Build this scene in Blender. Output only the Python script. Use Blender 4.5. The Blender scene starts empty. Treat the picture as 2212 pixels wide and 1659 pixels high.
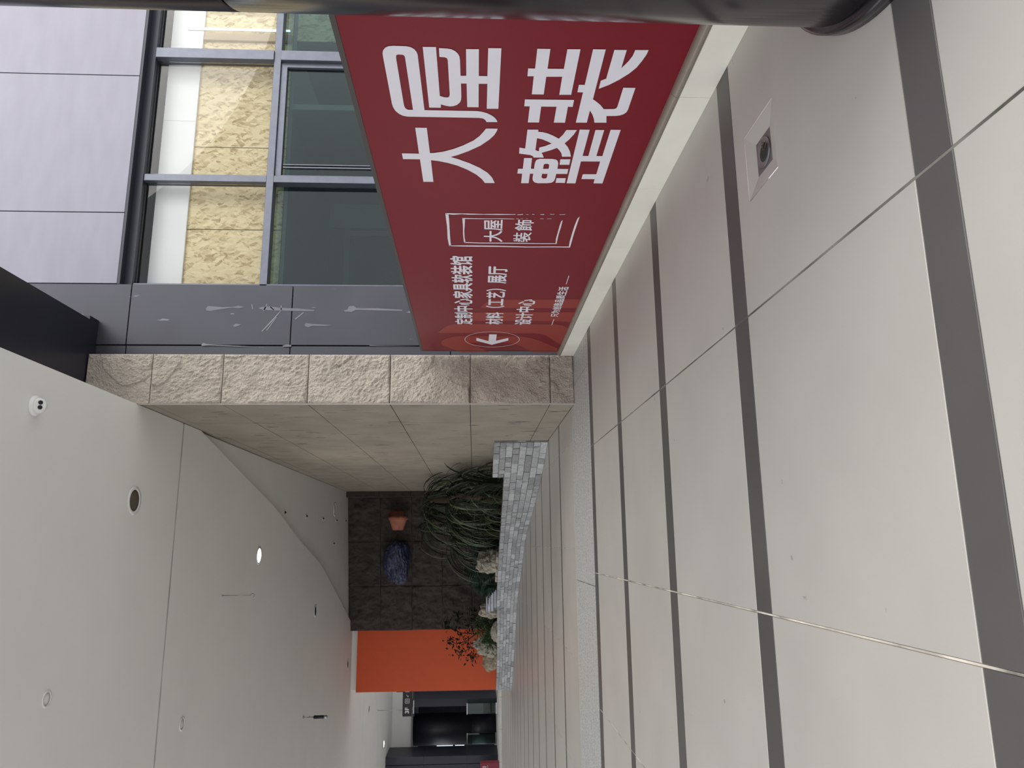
import bpy, bmesh, math, random
from mathutils import Vector, Matrix, noise
from mathutils.geometry import tessellate_polygon
random.seed(7)
SC = bpy.context.scene
COL = SC.collection

# ---------------------------------------------------------------- camera (a phone held sideways: picture-right is towards the floor)
F_PX, YAW, PITCH, ROLL, EYE = 1585.3, .2141226, -.0518963, .00094183, 1.5
cy, sy, cp, sp = math.cos(YAW), math.sin(YAW), math.cos(PITCH), math.sin(PITCH)
fw = Vector((sy*cp, cy*cp, sp)); rt0 = Vector((cy, -sy, 0)); up0 = rt0.cross(fw)
rt = rt0*math.cos(ROLL) + up0*math.sin(ROLL); up = -rt0*math.sin(ROLL) + up0*math.cos(ROLL)
cam = bpy.data.cameras.new('camera'); cam.sensor_fit = 'HORIZONTAL'; cam.sensor_width = 36; cam.lens = 36*F_PX/2212
cam.clip_start = .05; cam.clip_end = 400
co = bpy.data.objects.new('camera', cam); COL.objects.link(co)
R = Matrix((-up, rt, -fw)).transposed()
co.matrix_world = Matrix.Translation((0, 0, EYE)) @ R.to_4x4()
SC.camera = co

# ---------------------------------------------------------------- sky: bright overcast
w = bpy.data.worlds.new('overcast_sky'); SC.world = w; w.use_nodes = True
bg = w.node_tree.nodes['Background']; bg.inputs[0].default_value = (.93, .96, 1, 1); bg.inputs[1].default_value = 1.3
sun = bpy.data.lights.new('hazy_sun', 'SUN'); sun.energy = 1.5; sun.angle = math.radians(45); sun.color = (1, .97, .92)
sun_o = bpy.data.objects.new('hazy_sun', sun); COL.objects.link(sun_o); sun_o.location = (12, -8, 14)
sun_o.rotation_euler = Vector((-.62, .55, -.56)).to_track_quat('-Z', 'Y').to_euler()
SC.view_settings.view_transform = 'Standard'; SC.view_settings.look = 'None'
SC.view_settings.exposure = 0.38; SC.view_settings.gamma = 1; SC.view_settings.use_curve_mapping = False

# ---------------------------------------------------------------- materials
MATS = {}
def mat(name, col, rough=.6, metal=0., var=.08, scale=3., bump=0., bscale=60., rnd=0., coat=0., spec=.5, stretch=(1, 1, 1), emit=None, es=0., spots=None, bdist=.01):
    m = bpy.data.materials.new(name); m.use_nodes = True; MATS[name] = m
    nt = m.node_tree; N, L = nt.nodes, nt.links; b = N['Principled BSDF']
    b.inputs['Roughness'].default_value = rough; b.inputs['Metallic'].default_value = metal
    b.inputs['Specular IOR Level'].default_value = spec; b.inputs['Coat Weight'].default_value = coat; b.inputs['Coat Roughness'].default_value = .1
    g = N.new('ShaderNodeNewGeometry'); mp = N.new('ShaderNodeMapping'); mp.inputs['Scale'].default_value = stretch
    L.new(g.outputs['Position'], mp.inputs[0])
    n = N.new('ShaderNodeTexNoise'); n.inputs['Scale'].default_value = scale; n.inputs['Detail'].default_value = 6; L.new(mp.outputs[0], n.inputs['Vector'])
    r = N.new('ShaderNodeMapRange'); r.inputs[1].default_value = .3; r.inputs[2].default_value = .7
    r.inputs[3].default_value = 1-var; r.inputs[4].default_value = 1+var; L.new(n.outputs[0], r.inputs[0])
    v = r.outputs[0]
    if rnd:
        oi = N.new('ShaderNodeObjectInfo'); q = N.new('ShaderNodeMapRange'); q.inputs[3].default_value = 1-rnd; q.inputs[4].default_value = 1+rnd*.6
        L.new(oi.outputs['Random'], q.inputs[0]); mu = N.new('ShaderNodeMath'); mu.operation = 'MULTIPLY'
        L.new(v, mu.inputs[0]); L.new(q.outputs[0], mu.inputs[1]); v = mu.outputs[0]
    sc = N.new('ShaderNodeVectorMath'); sc.operation = 'SCALE'; sc.inputs[0].default_value = col; L.new(v, sc.inputs['Scale'])
    out = sc.outputs[0]
    if spots:                       # sparse marks: (colour, scale, threshold, stretch)
        c2, s2, th, st = spots
        mp2 = N.new('ShaderNodeMapping'); mp2.inputs['Scale'].default_value = st; L.new(g.outputs['Position'], mp2.inputs[0])
        n2 = N.new('ShaderNodeTexNoise'); n2.inputs['Scale'].default_value = s2; n2.inputs['Detail'].default_value = 3; L.new(mp2.outputs[0], n2.inputs['Vector'])
        r2 = N.new('ShaderNodeMapRange'); r2.inputs[1].default_value = th; r2.inputs[2].default_value = th+.02; L.new(n2.outputs[0], r2.inputs[0])
        mx = N.new('ShaderNodeMix'); mx.data_type = 'RGBA'; L.new(r2.outputs[0], mx.inputs[0]); L.new(out, mx.inputs[6]); mx.inputs[7].default_value = (*c2, 1)
        out = mx.outputs[2]
    L.new(out, b.inputs['Base Color'])
    if bump:
        n3 = N.new('ShaderNodeTexNoise'); n3.inputs['Scale'].default_value = bscale; n3.inputs['Detail'].default_value = 8; L.new(g.outputs['Position'], n3.inputs['Vector'])
        bp = N.new('ShaderNodeBump'); bp.inputs['Strength'].default_value = bump; bp.inputs['Distance'].default_value = bdist
        L.new(n3.outputs[0], bp.inputs['Height']); L.new(bp.outputs[0], b.inputs['Normal'])
    if emit:
        b.inputs['Emission Color'].default_value = (*emit, 1); b.inputs['Emission Strength'].default_value = es
    return m

M_tile = mat('pale_floor_stone', (.475, .443, .408), .42, var=.05, scale=1.3, bump=.04, bscale=90, rnd=.04, spots=((.30, .27, .235), 9, .73, (1, 1, 1)))
M_strip = mat('grey_floor_stone', (.085, .077, .075), .4, var=.08, scale=2, rnd=.12, bump=.03, spots=((.4, .38, .36), 40, .83, (1, 1, 1)))
M_grout = mat('grout', (.17, .155, .14), .9, var=.8, scale=2.2)
M_joint = mat('pale_joint', (.52, .47, .40), .9, var=.75, scale=3.5)
M_groove = mat('grooved_granite', (.47, .465, .455), .45, var=.45, scale=45, bump=.7, bscale=60)
M_ceil = mat('ceiling_paint', (.84, .835, .81), .55, var=.02, scale=1)
M_gap = mat('dark_gap', (.03, .03, .03), .9)
M_beam = mat('black_cladding', (.012, .013, .024), .35, var=.2, scale=1)
M_panel = mat('sky_sheen_metal_panel', (.205, .198, .235), .42, metal=.35, var=.05, scale=1.5, stretch=(1, 1, 4), bump=.01)  # paler than the pier metal: reflected sky brightness is put into the colour
M_pier = mat('dark_metal_panel', (.055, .054, .068), .38, metal=.35, var=.12, scale=1.1, spots=((.16, .16, .19), 2.4, .72, (5, 5, 1.1)))
M_frame = mat('window_frame_grey', (.14, .148, .18), .35, metal=.5, var=.08, scale=8)
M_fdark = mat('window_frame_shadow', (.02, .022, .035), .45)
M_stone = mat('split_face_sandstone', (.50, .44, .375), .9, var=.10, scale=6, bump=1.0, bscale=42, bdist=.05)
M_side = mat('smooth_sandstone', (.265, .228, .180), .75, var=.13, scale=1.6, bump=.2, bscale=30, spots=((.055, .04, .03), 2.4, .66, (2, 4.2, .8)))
M_dstone = mat('dark_split_stone', (.055, .042, .036), .9, var=.25, scale=2, bump=.8, bscale=25)
M_orange = mat('orange_paint', (.66, .088, .016), .6, var=.03)
M_brick = mat('grey_brick', (.37, .375, .375), .8, var=.18, scale=14, bump=.4, bscale=60, rnd=.36)
M_mortar = mat('pale_mortar', (.22, .215, .21), .9, var=.3, scale=9, spots=((.7, .7, .7), 5, .60, (1, 1, 1)))
M_curb = mat('cream_marble', (.80, .77, .68), .3, var=.05, scale=2.2, spec=.5)
M_lip = mat('taupe_marble_edge', (.24, .20, .165), .35, var=.12, scale=3)
M_red = mat('red_print', (.172, .0030, .0105), .4, var=.02, spec=.22)
M_ribbon = mat('brick_red_print', (.27, .030, .022), .4, var=.02, spec=.22)
M_white = mat('white_print', (.74, .715, .765), .45, var=.02)
M_edge = mat('dark_board_edge', (.05, .04, .035), .5)
M_column = mat('dark_column_cladding', (.020, .017, .021), .2, metal=.15, var=.12, scale=1.5)
M_leaf = mat('dark_blade_leaf', (.015, .026, .011), .5, var=.3, scale=3, rnd=.5)
M_leaf2 = mat('fresh_leaf', (.065, .12, .05), .5, var=.3, scale=6, rnd=.3)
M_bark = mat('brown_stem', (.09, .06, .04), .9, var=.2)
M_soil = mat('dark_soil', (.035, .028, .022), .95, var=.3, scale=8, bump=.5)
M_rock = mat('pale_rock', (.36, .32, .26), .9, var=.35, scale=7, bump=1, bscale=18)
M_rock2 = mat('tan_rock', (.33, .27, .19), .9, var=.35, scale=6, bump=1, bscale=18)
M_blue = mat('blue_black_rock', (.02, .026, .065), .4, var=.6, scale=6, bump=1, bscale=14, spots=((.22, .2, .16), 16, .68, (1, 1, 1)))
M_terra = mat('terracotta', (.40, .145, .085), .75, var=.2, scale=5)
M_steel = mat('brushed_steel', (.35, .35, .37), .3, metal=.9, var=.1, scale=6)
M_plastic = mat('white_plastic', (.75, .75, .73), .35, var=.02)
M_lens = mat('black_glass', (.02, .02, .03), .12)
M_black = mat('black_enamel', (.008, .006, .01), .5, var=.1)
M_brown = mat('brown_recess', (.10, .08, .055), .8)
M_lamp = mat('lamp_diffuser', (1, 1, .95), .5, emit=(1, .98, .85), es=9)
M_glow = mat('glow_strip', (1, 1, 1), .5, emit=(.85, 1, .98), es=1.6)
M_pelmet = mat('white_board', (.92, .94, .96), .6, var=.02)
M_room = mat('shop_wall_paint', (.24, .275, .275), .7, var=.04)
M_roomd = mat('shop_dark_paint', (.07, .085, .10), .7, var=.04)
M_jamb = mat('door_trim_grey', (.22, .23, .25), .6)
M_cherry = mat('cherry_red_panel', (.17, .006, .022), .5)
M_far = mat('far_dark_panel', (.02, .021, .032), .45, metal=.3, var=.12)
M_white2 = mat('bright_far_window', (.7, .75, .8), .5, emit=(.8, .88, 1), es=.6)
M_pale = mat('pale_platform_stone', (.50, .49, .46), .6)

def osb():
    m = bpy.data.materials.new('strand_board'); m.use_nodes = True; nt = m.node_tree; N, L = nt.nodes, nt.links; b = N['Principled BSDF']
    g = N.new('ShaderNodeNewGeometry'); outs = []
    for ang, s in ((.75, 1), (-.55, 1.2), (.1, .9)):
        mp = N.new('ShaderNodeMapping'); mp.vector_type = 'TEXTURE'; mp.inputs['Rotation'].default_value = (0, ang, 0); mp.inputs['Scale'].default_value = (.035*s, 1, .13*s)
        L.new(g.outputs['Position'], mp.inputs[0])
        v = N.new('ShaderNodeTexVoronoi'); v.inputs['Scale'].default_value = 1; v.feature = 'F1'; L.new(mp.outputs[0], v.inputs['Vector'])
        sx = N.new('ShaderNodeSeparateColor'); L.new(v.outputs['Color'], sx.inputs[0]); outs.append(sx.outputs)
    mx = N.new('ShaderNodeMix'); L.new(outs[0][1], mx.inputs[0]); L.new(outs[1][0], mx.inputs[2]); L.new(outs[2][0], mx.inputs[3])
    cr = N.new('ShaderNodeValToRGB'); L.new(mx.outputs[0], cr.inputs[0])
    e = cr.color_ramp.elements; e[0].position = .05; e[0].color = (.46, .33, .15, 1); e[1].position = .95; e[1].color = (.92, .80, .52, 1)
    k = cr.color_ramp.elements.new(.4); k.color = (.78, .64, .38, 1)
    L.new(cr.outputs[0], b.inputs['Base Color']); b.inputs['Roughness'].default_value = .75
    return m
M_osb = osb()

def glassmat(name, tint, refl):
    m = bpy.data.materials.new(name); m.use_nodes = True; nt = m.node_tree; N, L = nt.nodes, nt.links
    N.remove(N['Principled BSDF']); o = N['Material Output']
    t = N.new('ShaderNodeBsdfTransparent'); t.inputs[0].default_value = (*tint, 1)
    gl = N.new('ShaderNodeBsdfGlossy'); gl.inputs['Roughness'].default_value = 0
    f = N.new('ShaderNodeFresnel'); f.inputs[0].default_value = refl
    mx = N.new('ShaderNodeMixShader'); L.new(f.outputs[0], mx.inputs[0]); L.new(t.outputs[0], mx.inputs[1]); L.new(gl.outputs[0], mx.inputs[2]); L.new(mx.outputs[0], o.inputs[0])
    return m
M_glass = glassmat('window_glass', (.985, .985, .975), 1.3)
M_tint = glassmat('tinted_window_glass', (.62, .72, .72), 1.45)
M_rail = glassmat('green_rail_glass', (.45, .62, .55), 1.45)

# ---------------------------------------------------------------- object helpers
def setp(o, label=None, cat=None, group=None, kind=None):
    if label: o['label'] = label
    if cat: o['category'] = cat
    if group: o['group'] = group
    if kind: o['kind'] = kind
    return o
def thing(name, label=None, cat=None, loc=(0, 0, 0), rotz=0, group=None, kind=None):
    o = bpy.data.objects.new(name, None); COL.objects.link(o); o.empty_display_size = .1
    o.location = loc; o.rotation_euler = (0, 0, rotz)
    return setp(o, label, cat, group, kind)
def obj(name, me, m=None, parent=None, loc=(0, 0, 0), rot=(0, 0, 0), scale=(1, 1, 1), label=None, kind=None):
    if isinstance(me, bmesh.types.BMesh):
        b = me; me = bpy.data.meshes.new(name); b.normal_update(); b.to_mesh(me); b.free()
    if m and not me.materials: me.materials.append(m)
    o = bpy.data.objects.new(name, me); COL.objects.link(o); o.location = loc; o.rotation_euler = rot; o.scale = scale
    if parent: o.parent = parent
    return setp(o, label, kind=kind)
def BM(): return bmesh.new()
def add_box(b, x0, x1, y0, y1, z0, z1):
    vs = [b.verts.new(p) for p in ((x0, y0, z0), (x1, y0, z0), (x1, y1, z0), (x0, y1, z0), (x0, y0, z1), (x1, y0, z1), (x1, y1, z1), (x0, y1, z1))]
    for f in ((0, 3, 2, 1), (4, 5, 6, 7), (0, 1, 5, 4), (1, 2, 6, 5), (2, 3, 7, 6), (3, 0, 4, 7)): b.faces.new([vs[i] for i in f])
    return b
def box(name, x0, x1, y0, y1, z0, z1, m, parent=None, bev=0, label=None, kind=None):
    b = add_box(BM(), x0, x1, y0, y1, z0, z1)
    if bev: bmesh.ops.bevel(b, geom=b.edges[:], offset=bev, segments=1, affect='EDGES')
    return obj(name, b, m, parent, label=label, kind=kind)
def add_prism(b, pts, z0, z1):
    lo = [b.verts.new((x, y, z0)) for x, y in pts]; hi = [b.verts.new((x, y, z1)) for x, y in pts]; n = len(pts)
    for t in tessellate_polygon([[Vector((x, y, 0)) for x, y in pts]]):
        b.faces.new([lo[i] for i in t]); b.faces.new([hi[i] for i in reversed(t)])
    for i in range(n): b.faces.new((lo[i], lo[(i+1) % n], hi[(i+1) % n], hi[i]))
    bmesh.ops.recalc_face_normals(b, faces=b.faces[:]); return b
def add_lathe(b, prof, seg=32, mtx=None, cap=True):
    rings = []
    for r, z in prof:
        rings.append([b.verts.new((mtx or Matrix()) @ Vector((r*math.cos(2*math.pi*i/seg), r*math.sin(2*math.pi*i/seg), z))) for i in range(seg)])
    for a, c in zip(rings, rings[1:]):
        for i in range(seg):
            f = b.faces.new((a[i], a[(i+1) % seg], c[(i+1) % seg], c[i])); f.smooth = True
    if cap: b.faces.new(list(reversed(rings[0]))); b.faces.new(rings[-1])
    return b
def add_tube(b, pts, r, seg=8):
    pts = [Vector(p) for p in pts]; rings = []
    for i, p in enumerate(pts):
        d = (pts[min(i+1, len(pts)-1)]-pts[max(i-1, 0)]).normalized(); a = d.orthogonal().normalized(); c = d.cross(a)
        rr = r if not isinstance(r, (list, tuple)) else r[i]
        rings.append([b.verts.new(p+(a*math.cos(2*math.pi*k/seg)+c*math.sin(2*math.pi*k/seg))*rr) for k in range(seg)])
    for a, c in zip(rings, rings[1:]):
        for i in range(seg):
            f = b.faces.new((a[i], a[(i+1) % seg], c[(i+1) % seg], c[i])); f.smooth = True
    b.faces.new(list(reversed(rings[0]))); b.faces.new(rings[-1]); return b
WU=[[[(3.8,2.033),(3.774,2.027),(3.75,2.012),(3.737,1.992),(3.732,1.965),(3.733,1.888),(3.74,1.865),(3.757,1.846),(3.78,1.835),(3.806,1.83),(3.851,1.83),(4.367,1.827),(4.366,1.482),(4.372,1.451),(4.387,1.416),(4.412,1.384),(4.439,1.362),(4.47,1.347),(4.491,1.342),(4.493,1.416),(4.469,1.424),(4.45,1.442),(4.445,1.47),(4.447,1.944),(4.438,1.974),(4.416,1.999),(4.383,2.019),(4.34,2.03),(4.301,2.033),(3.837,2.034)],[(3.821,1.957),(3.812,1.953),(3.808,1.942),(3.809,1.92),(3.814,1.911),(3.827,1.906),(4.366,1.902),(4.367,1.935),(4.354,1.949),(4.334,1.955),(4.305,1.957),(3.84,1.959)]],[[(3.735,1.796),(3.733,1.72),(4.206,1.719),(4.219,1.692),(4.221,1.67),(4.211,1.659),(4.186,1.655),(3.85,1.656),(3.831,1.66),(3.823,1.673),(3.821,1.704),(3.742,1.703),(3.744,1.657),(3.749,1.633),(3.766,1.61),(3.789,1.594),(3.815,1.586),(3.847,1.584),(3.995,1.583),(3.993,1.548),(3.745,1.547),(3.743,1.473),(3.992,1.472),(3.992,1.419),(3.732,1.419),(3.73,1.343),(4.335,1.341),(4.337,1.417),(4.069,1.418),(4.071,1.472),(4.322,1.471),(4.323,1.545),(4.071,1.547),(4.072,1.582),(4.208,1.582),(4.243,1.584),(4.273,1.592),(4.301,1.612),(4.315,1.635),(4.319,1.658),(4.314,1.681),(4.299,1.717),(4.336,1.718),(4.337,1.794)]]]
DA=[[[(4.579,1.904),(4.578,1.825),(4.913,1.823),(4.909,1.791),(4.889,1.724),(4.85,1.65),(4.797,1.577),(4.731,1.505),(4.67,1.462),(4.615,1.435),(4.573,1.418),(4.572,1.338),(4.605,1.343),(4.657,1.36),(4.717,1.394),(4.797,1.454),(4.876,1.541),(4.935,1.623),(4.963,1.673),(4.993,1.617),(5.049,1.535),(5.114,1.459),(5.19,1.396),(5.264,1.36),(5.355,1.336),(5.356,1.414),(5.295,1.438),(5.224,1.481),(5.148,1.551),(5.088,1.626),(5.052,1.693),(5.025,1.767),(5.014,1.821),(5.35,1.821),(5.351,1.9),(5.004,1.902),(5.005,2.027),(4.922,2.028),(4.923,1.903)]]]
ZHUANG=[[[(3.727,1.135),(3.726,1.059),(3.907,1.058),(3.905,0.959),(3.724,0.96),(3.722,0.884),(4.164,0.881),(4.167,0.957),(3.981,0.96),(3.985,1.058),(4.167,1.057),(4.168,1.133),(3.983,1.135),(3.984,1.174),(3.908,1.175),(3.908,1.133)]],[[(4.224,1.173),(4.219,0.855),(4.297,0.854),(4.296,0.885),(4.483,0.882),(4.484,0.958),(4.298,0.96),(4.3,1.061),(4.486,1.059),(4.488,1.135),(4.3,1.136),(4.3,1.172)]],[[(3.719,0.811),(3.718,0.737),(4.207,0.734),(4.237,0.703),(4.272,0.672),(4.314,0.646),(4.311,0.578),(4.302,0.564),(4.282,0.56),(4.078,0.562),(4.077,0.485),(4.315,0.483),(4.344,0.487),(4.366,0.5),(4.383,0.522),(4.39,0.55),(4.393,0.613),(4.473,0.599),(4.475,0.681),(4.433,0.691),(4.381,0.709),(4.333,0.734),(4.477,0.733),(4.479,0.808),(4.136,0.809),(4.136,0.845),(4.058,0.846),(4.058,0.809)]],[[(3.72,0.686),(3.718,0.614),(3.885,0.613),(3.85,0.596),(3.814,0.581),(3.768,0.568),(3.716,0.564),(3.714,0.486),(3.754,0.489),(3.811,0.502),(3.877,0.522),(3.936,0.555),(4.0,0.605),(4.053,0.658),(4.095,0.715),(4.012,0.716),(3.99,0.686)]]]
ZHENG=[[[(4.577,1.131),(4.575,1.056),(4.601,1.055),(4.606,1.02),(4.621,0.985),(4.647,0.946),(4.686,0.901),(4.631,0.877),(4.572,0.861),(4.57,0.788),(4.625,0.801),(4.691,0.825),(4.746,0.852),(4.796,0.823),(4.853,0.801),(4.929,0.783),(4.932,0.849),(4.885,0.859),(4.845,0.877),(4.81,0.9),(4.844,0.944),(4.882,1.007),(4.904,0.996),(4.949,0.984),(4.951,1.058),(4.93,1.067),(4.915,1.088),(4.897,1.17),(4.814,1.172),(4.826,1.13)],[(4.684,1.056),(4.697,1.019),(4.724,0.979),(4.751,0.945),(4.787,0.988),(4.809,1.029),(4.861,1.027),(4.846,1.054)]],[[(4.959,1.129),(4.959,1.07),(5.117,1.067),(5.118,1.042),(5.059,1.043),(5.012,1.041),(4.981,1.032),(4.967,1.01),(4.966,0.916),(4.974,0.891),(4.991,0.876),(5.029,0.866),(5.113,0.863),(5.112,0.779),(5.189,0.778),(5.191,0.864),(5.265,0.864),(5.307,0.869),(5.334,0.885),(5.343,0.918),(5.346,0.993),(5.334,1.019),(5.308,1.035),(5.27,1.042),(5.195,1.042),(5.194,1.068),(5.348,1.067),(5.35,1.127),(5.196,1.128),(5.196,1.165),(5.12,1.165),(5.121,1.128)],[(5.116,0.973),(5.064,0.974),(5.046,0.971),(5.039,0.96),(5.04,0.944),(5.051,0.933),(5.071,0.931),(5.114,0.931)],[(5.193,0.973),(5.193,0.931),(5.246,0.931),(5.265,0.937),(5.269,0.954),(5.26,0.968),(5.243,0.974)]],[[(4.969,0.857),(4.966,0.782),(5.048,0.78),(5.05,0.854)]],[[(5.258,0.854),(5.257,0.781),(5.335,0.779),(5.335,0.853)]],[[(4.564,0.769),(4.563,0.7),(4.915,0.698),(4.915,0.655),(4.565,0.659),(4.564,0.598),(4.913,0.596),(4.913,0.551),(4.559,0.554),(4.558,0.484),(5.334,0.478),(5.334,0.55),(5.266,0.551),(5.266,0.656),(5.189,0.656),(5.186,0.551),(4.992,0.554),(4.995,0.699),(5.339,0.694),(5.34,0.764)]]]
SEAL=[[[(5.908,1.748),(5.934,1.722),(6.049,1.72),(6.305,1.722),(6.519,1.723),(6.631,1.719),(6.628,1.738),(6.457,1.747),(6.175,1.743),(6.049,1.746)]],[[(5.908,1.748),(5.912,1.651),(5.911,1.547),(5.918,1.425),(5.912,1.303),(5.913,1.14),(5.922,1.14),(5.93,1.274),(5.929,1.419),(5.933,1.547),(5.926,1.605),(5.939,1.681),(5.93,1.739)]],[[(6.615,1.738),(6.607,1.558),(6.607,1.314),(6.615,1.121),(6.621,0.978),(6.611,0.732),(6.61,0.586),(6.633,0.57),(6.631,0.73),(6.641,0.996),(6.635,1.249),(6.636,1.552),(6.632,1.732)]],[[(5.94,0.574),(6.099,0.575),(6.318,0.576),(6.519,0.572),(6.63,0.571),(6.617,0.585),(6.488,0.592),(6.303,0.594),(6.142,0.594),(5.988,0.588)]],[[(6.001,1.603),(6.024,1.58),(6.128,1.583),(6.272,1.589),(6.422,1.588),(6.539,1.58),(6.544,1.596),(6.347,1.601),(6.157,1.6)]],[[(6.001,1.603),(6.004,1.519),(6.006,1.389),(6.0,1.271),(6.004,1.147),(6.013,1.147),(6.012,1.3),(6.018,1.424),(6.018,1.519),(6.02,1.595)]],[[(6.528,1.596),(6.537,1.443),(6.535,1.252),(6.533,1.061),(6.537,0.869),(6.533,0.721),(6.549,0.71),(6.552,0.932),(6.554,1.188),(6.556,1.443),(6.547,1.595)]],[[(6.019,0.715),(6.16,0.713),(6.322,0.716),(6.492,0.713),(6.549,0.71),(6.536,0.722),(6.429,0.73),(6.292,0.729),(6.132,0.729),(6.047,0.725)]],[[(5.919,1.125),(5.908,1.076),(5.921,1.075),(5.928,1.122)]],[[(5.913,1.047),(5.912,1.026),(5.919,1.026),(5.919,1.046)]],[[(5.906,0.995),(5.91,0.974),(5.916,0.974),(5.916,0.994)]],[[(5.909,0.924),(5.905,0.89),(5.916,0.889),(5.917,0.921)]],[[(5.901,0.837),(5.905,0.802),(5.911,0.801),(5.909,0.837)]],[[(5.907,0.758),(5.903,0.708),(5.911,0.707),(5.913,0.757)]],[[(6.001,1.129),(6.003,1.106),(6.01,1.105),(6.008,1.129)]],[[(6.0,1.091),(6.001,1.067),(6.006,1.067),(6.005,1.091)]],[[(5.999,1.041),(6.0,1.026),(6.004,1.026),(6.004,1.04)]],[[(5.995,0.917),(5.994,0.887),(6.0,0.887),(6.0,0.916)]],[[(5.993,0.858),(5.992,0.816),(5.997,0.816),(5.999,0.857)]]]
ARROW=[[[(9.666,1.292),(9.667,1.188),(9.993,1.19),(9.842,1.02),(9.973,1.016),(10.208,1.242),(9.99,1.467),(9.842,1.465),(10.012,1.294)]]]
RIBBON=[[[(8.503,1.425),(8.305,1.355),(8.222,1.286),(8.208,1.2),(8.171,0.241),(8.505,0.239),(8.528,1.384)]],[[(8.696,1.564),(8.664,0.239),(9.108,0.234),(9.065,0.311),(9.044,0.436),(9.053,1.566)]],[[(9.576,1.99),(9.256,1.839),(9.195,1.759),(9.186,0.42),(9.23,0.344),(9.367,0.247),(10.194,0.248),(9.693,0.521),(9.628,0.601),(9.607,0.695),(9.611,1.969)]],[[(10.11,1.968),(10.004,1.949),(9.882,1.879),(9.779,1.774),(9.768,1.682),(9.765,0.868),(9.83,0.714),(9.984,0.57),(10.41,0.26),(10.643,0.259),(10.655,0.602),(10.275,0.817),(10.131,0.942),(10.09,1.087),(10.104,1.564),(10.266,1.478),(10.632,1.257),(10.637,1.697),(10.364,1.877),(10.211,1.958)]]]
RING=[[[(9.915,0.86),(9.967,0.86),(10.019,0.867),(10.069,0.881),(10.118,0.901),(10.163,0.927),(10.205,0.959),(10.242,0.996),(10.273,1.038),(10.298,1.084),(10.317,1.132),(10.329,1.183),(10.333,1.235),(10.33,1.288),(10.32,1.339),(10.302,1.389),(10.279,1.436),(10.248,1.479),(10.213,1.518),(10.172,1.551),(10.128,1.58),(10.08,1.602),(10.03,1.618),(9.978,1.627),(9.926,1.63),(9.875,1.626),(9.825,1.615),(9.776,1.599),(9.731,1.577),(9.689,1.549),(9.652,1.517),(9.619,1.48),(9.591,1.44),(9.569,1.396),(9.553,1.351),(9.542,1.303),(9.538,1.255),(9.541,1.206),(9.549,1.158),(9.564,1.112),(9.585,1.067),(9.611,1.025),(9.643,0.987),(9.68,0.953),(9.721,0.923),(9.766,0.898),(9.813,0.879),(9.863,0.867)],[(9.915,0.866),(9.966,0.866),(10.016,0.873),(10.065,0.886),(10.112,0.906),(10.156,0.932),(10.196,0.963),(10.232,1.0),(10.262,1.041),(10.287,1.086),(10.305,1.134),(10.316,1.184),(10.32,1.236),(10.318,1.287),(10.308,1.338),(10.291,1.387),(10.268,1.433),(10.239,1.475),(10.204,1.514),(10.165,1.547),(10.122,1.575),(10.075,1.597),(10.027,1.612),(9.977,1.622),(9.926,1.624),(9.876,1.62),(9.828,1.61),(9.781,1.594),(9.737,1.572),(9.696,1.545),(9.659,1.513),(9.627,1.477),(9.6,1.437),(9.579,1.394),(9.563,1.349),(9.553,1.302),(9.549,1.255),(9.551,1.207),(9.56,1.159),(9.574,1.113),(9.594,1.069),(9.62,1.028),(9.651,0.99),(9.687,0.956),(9.726,0.927),(9.77,0.903),(9.816,0.885),(9.865,0.872)]]]
DASH=[[[(9.214,0.484),(9.214,0.476),(8.964,0.473),(8.959,0.482)]],[[(7.661,0.485),(7.665,0.478),(7.401,0.479),(7.398,0.487)]]]
TEXTS=[('定制中心家具软装馆',[(9.206,1.744),(9.202,1.515),(6.881,1.742),(6.875,1.512)]),('材料（工艺）展厅',[(9.199,1.352),(9.195,1.123),(7.148,1.366),(7.143,1.145)]),('设计中心',[(9.208,0.977),(9.204,0.753),(8.184,0.982),(8.18,0.772)]),('只为创造品质生活',[(8.856,0.541),(8.854,0.439),(7.746,0.551),(7.743,0.435)]),('大',[(6.519,1.409),(6.514,1.229),(6.267,1.409),(6.262,1.241)]),('屋',[(6.263,1.406),(6.258,1.238),(6.033,1.411),(6.028,1.241)]),('裝',[(6.516,1.129),(6.511,0.967),(6.296,1.137),(6.291,0.966)]),('飾',[(6.259,1.13),(6.255,0.968),(6.025,1.134),(6.02,0.965)])]
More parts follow.
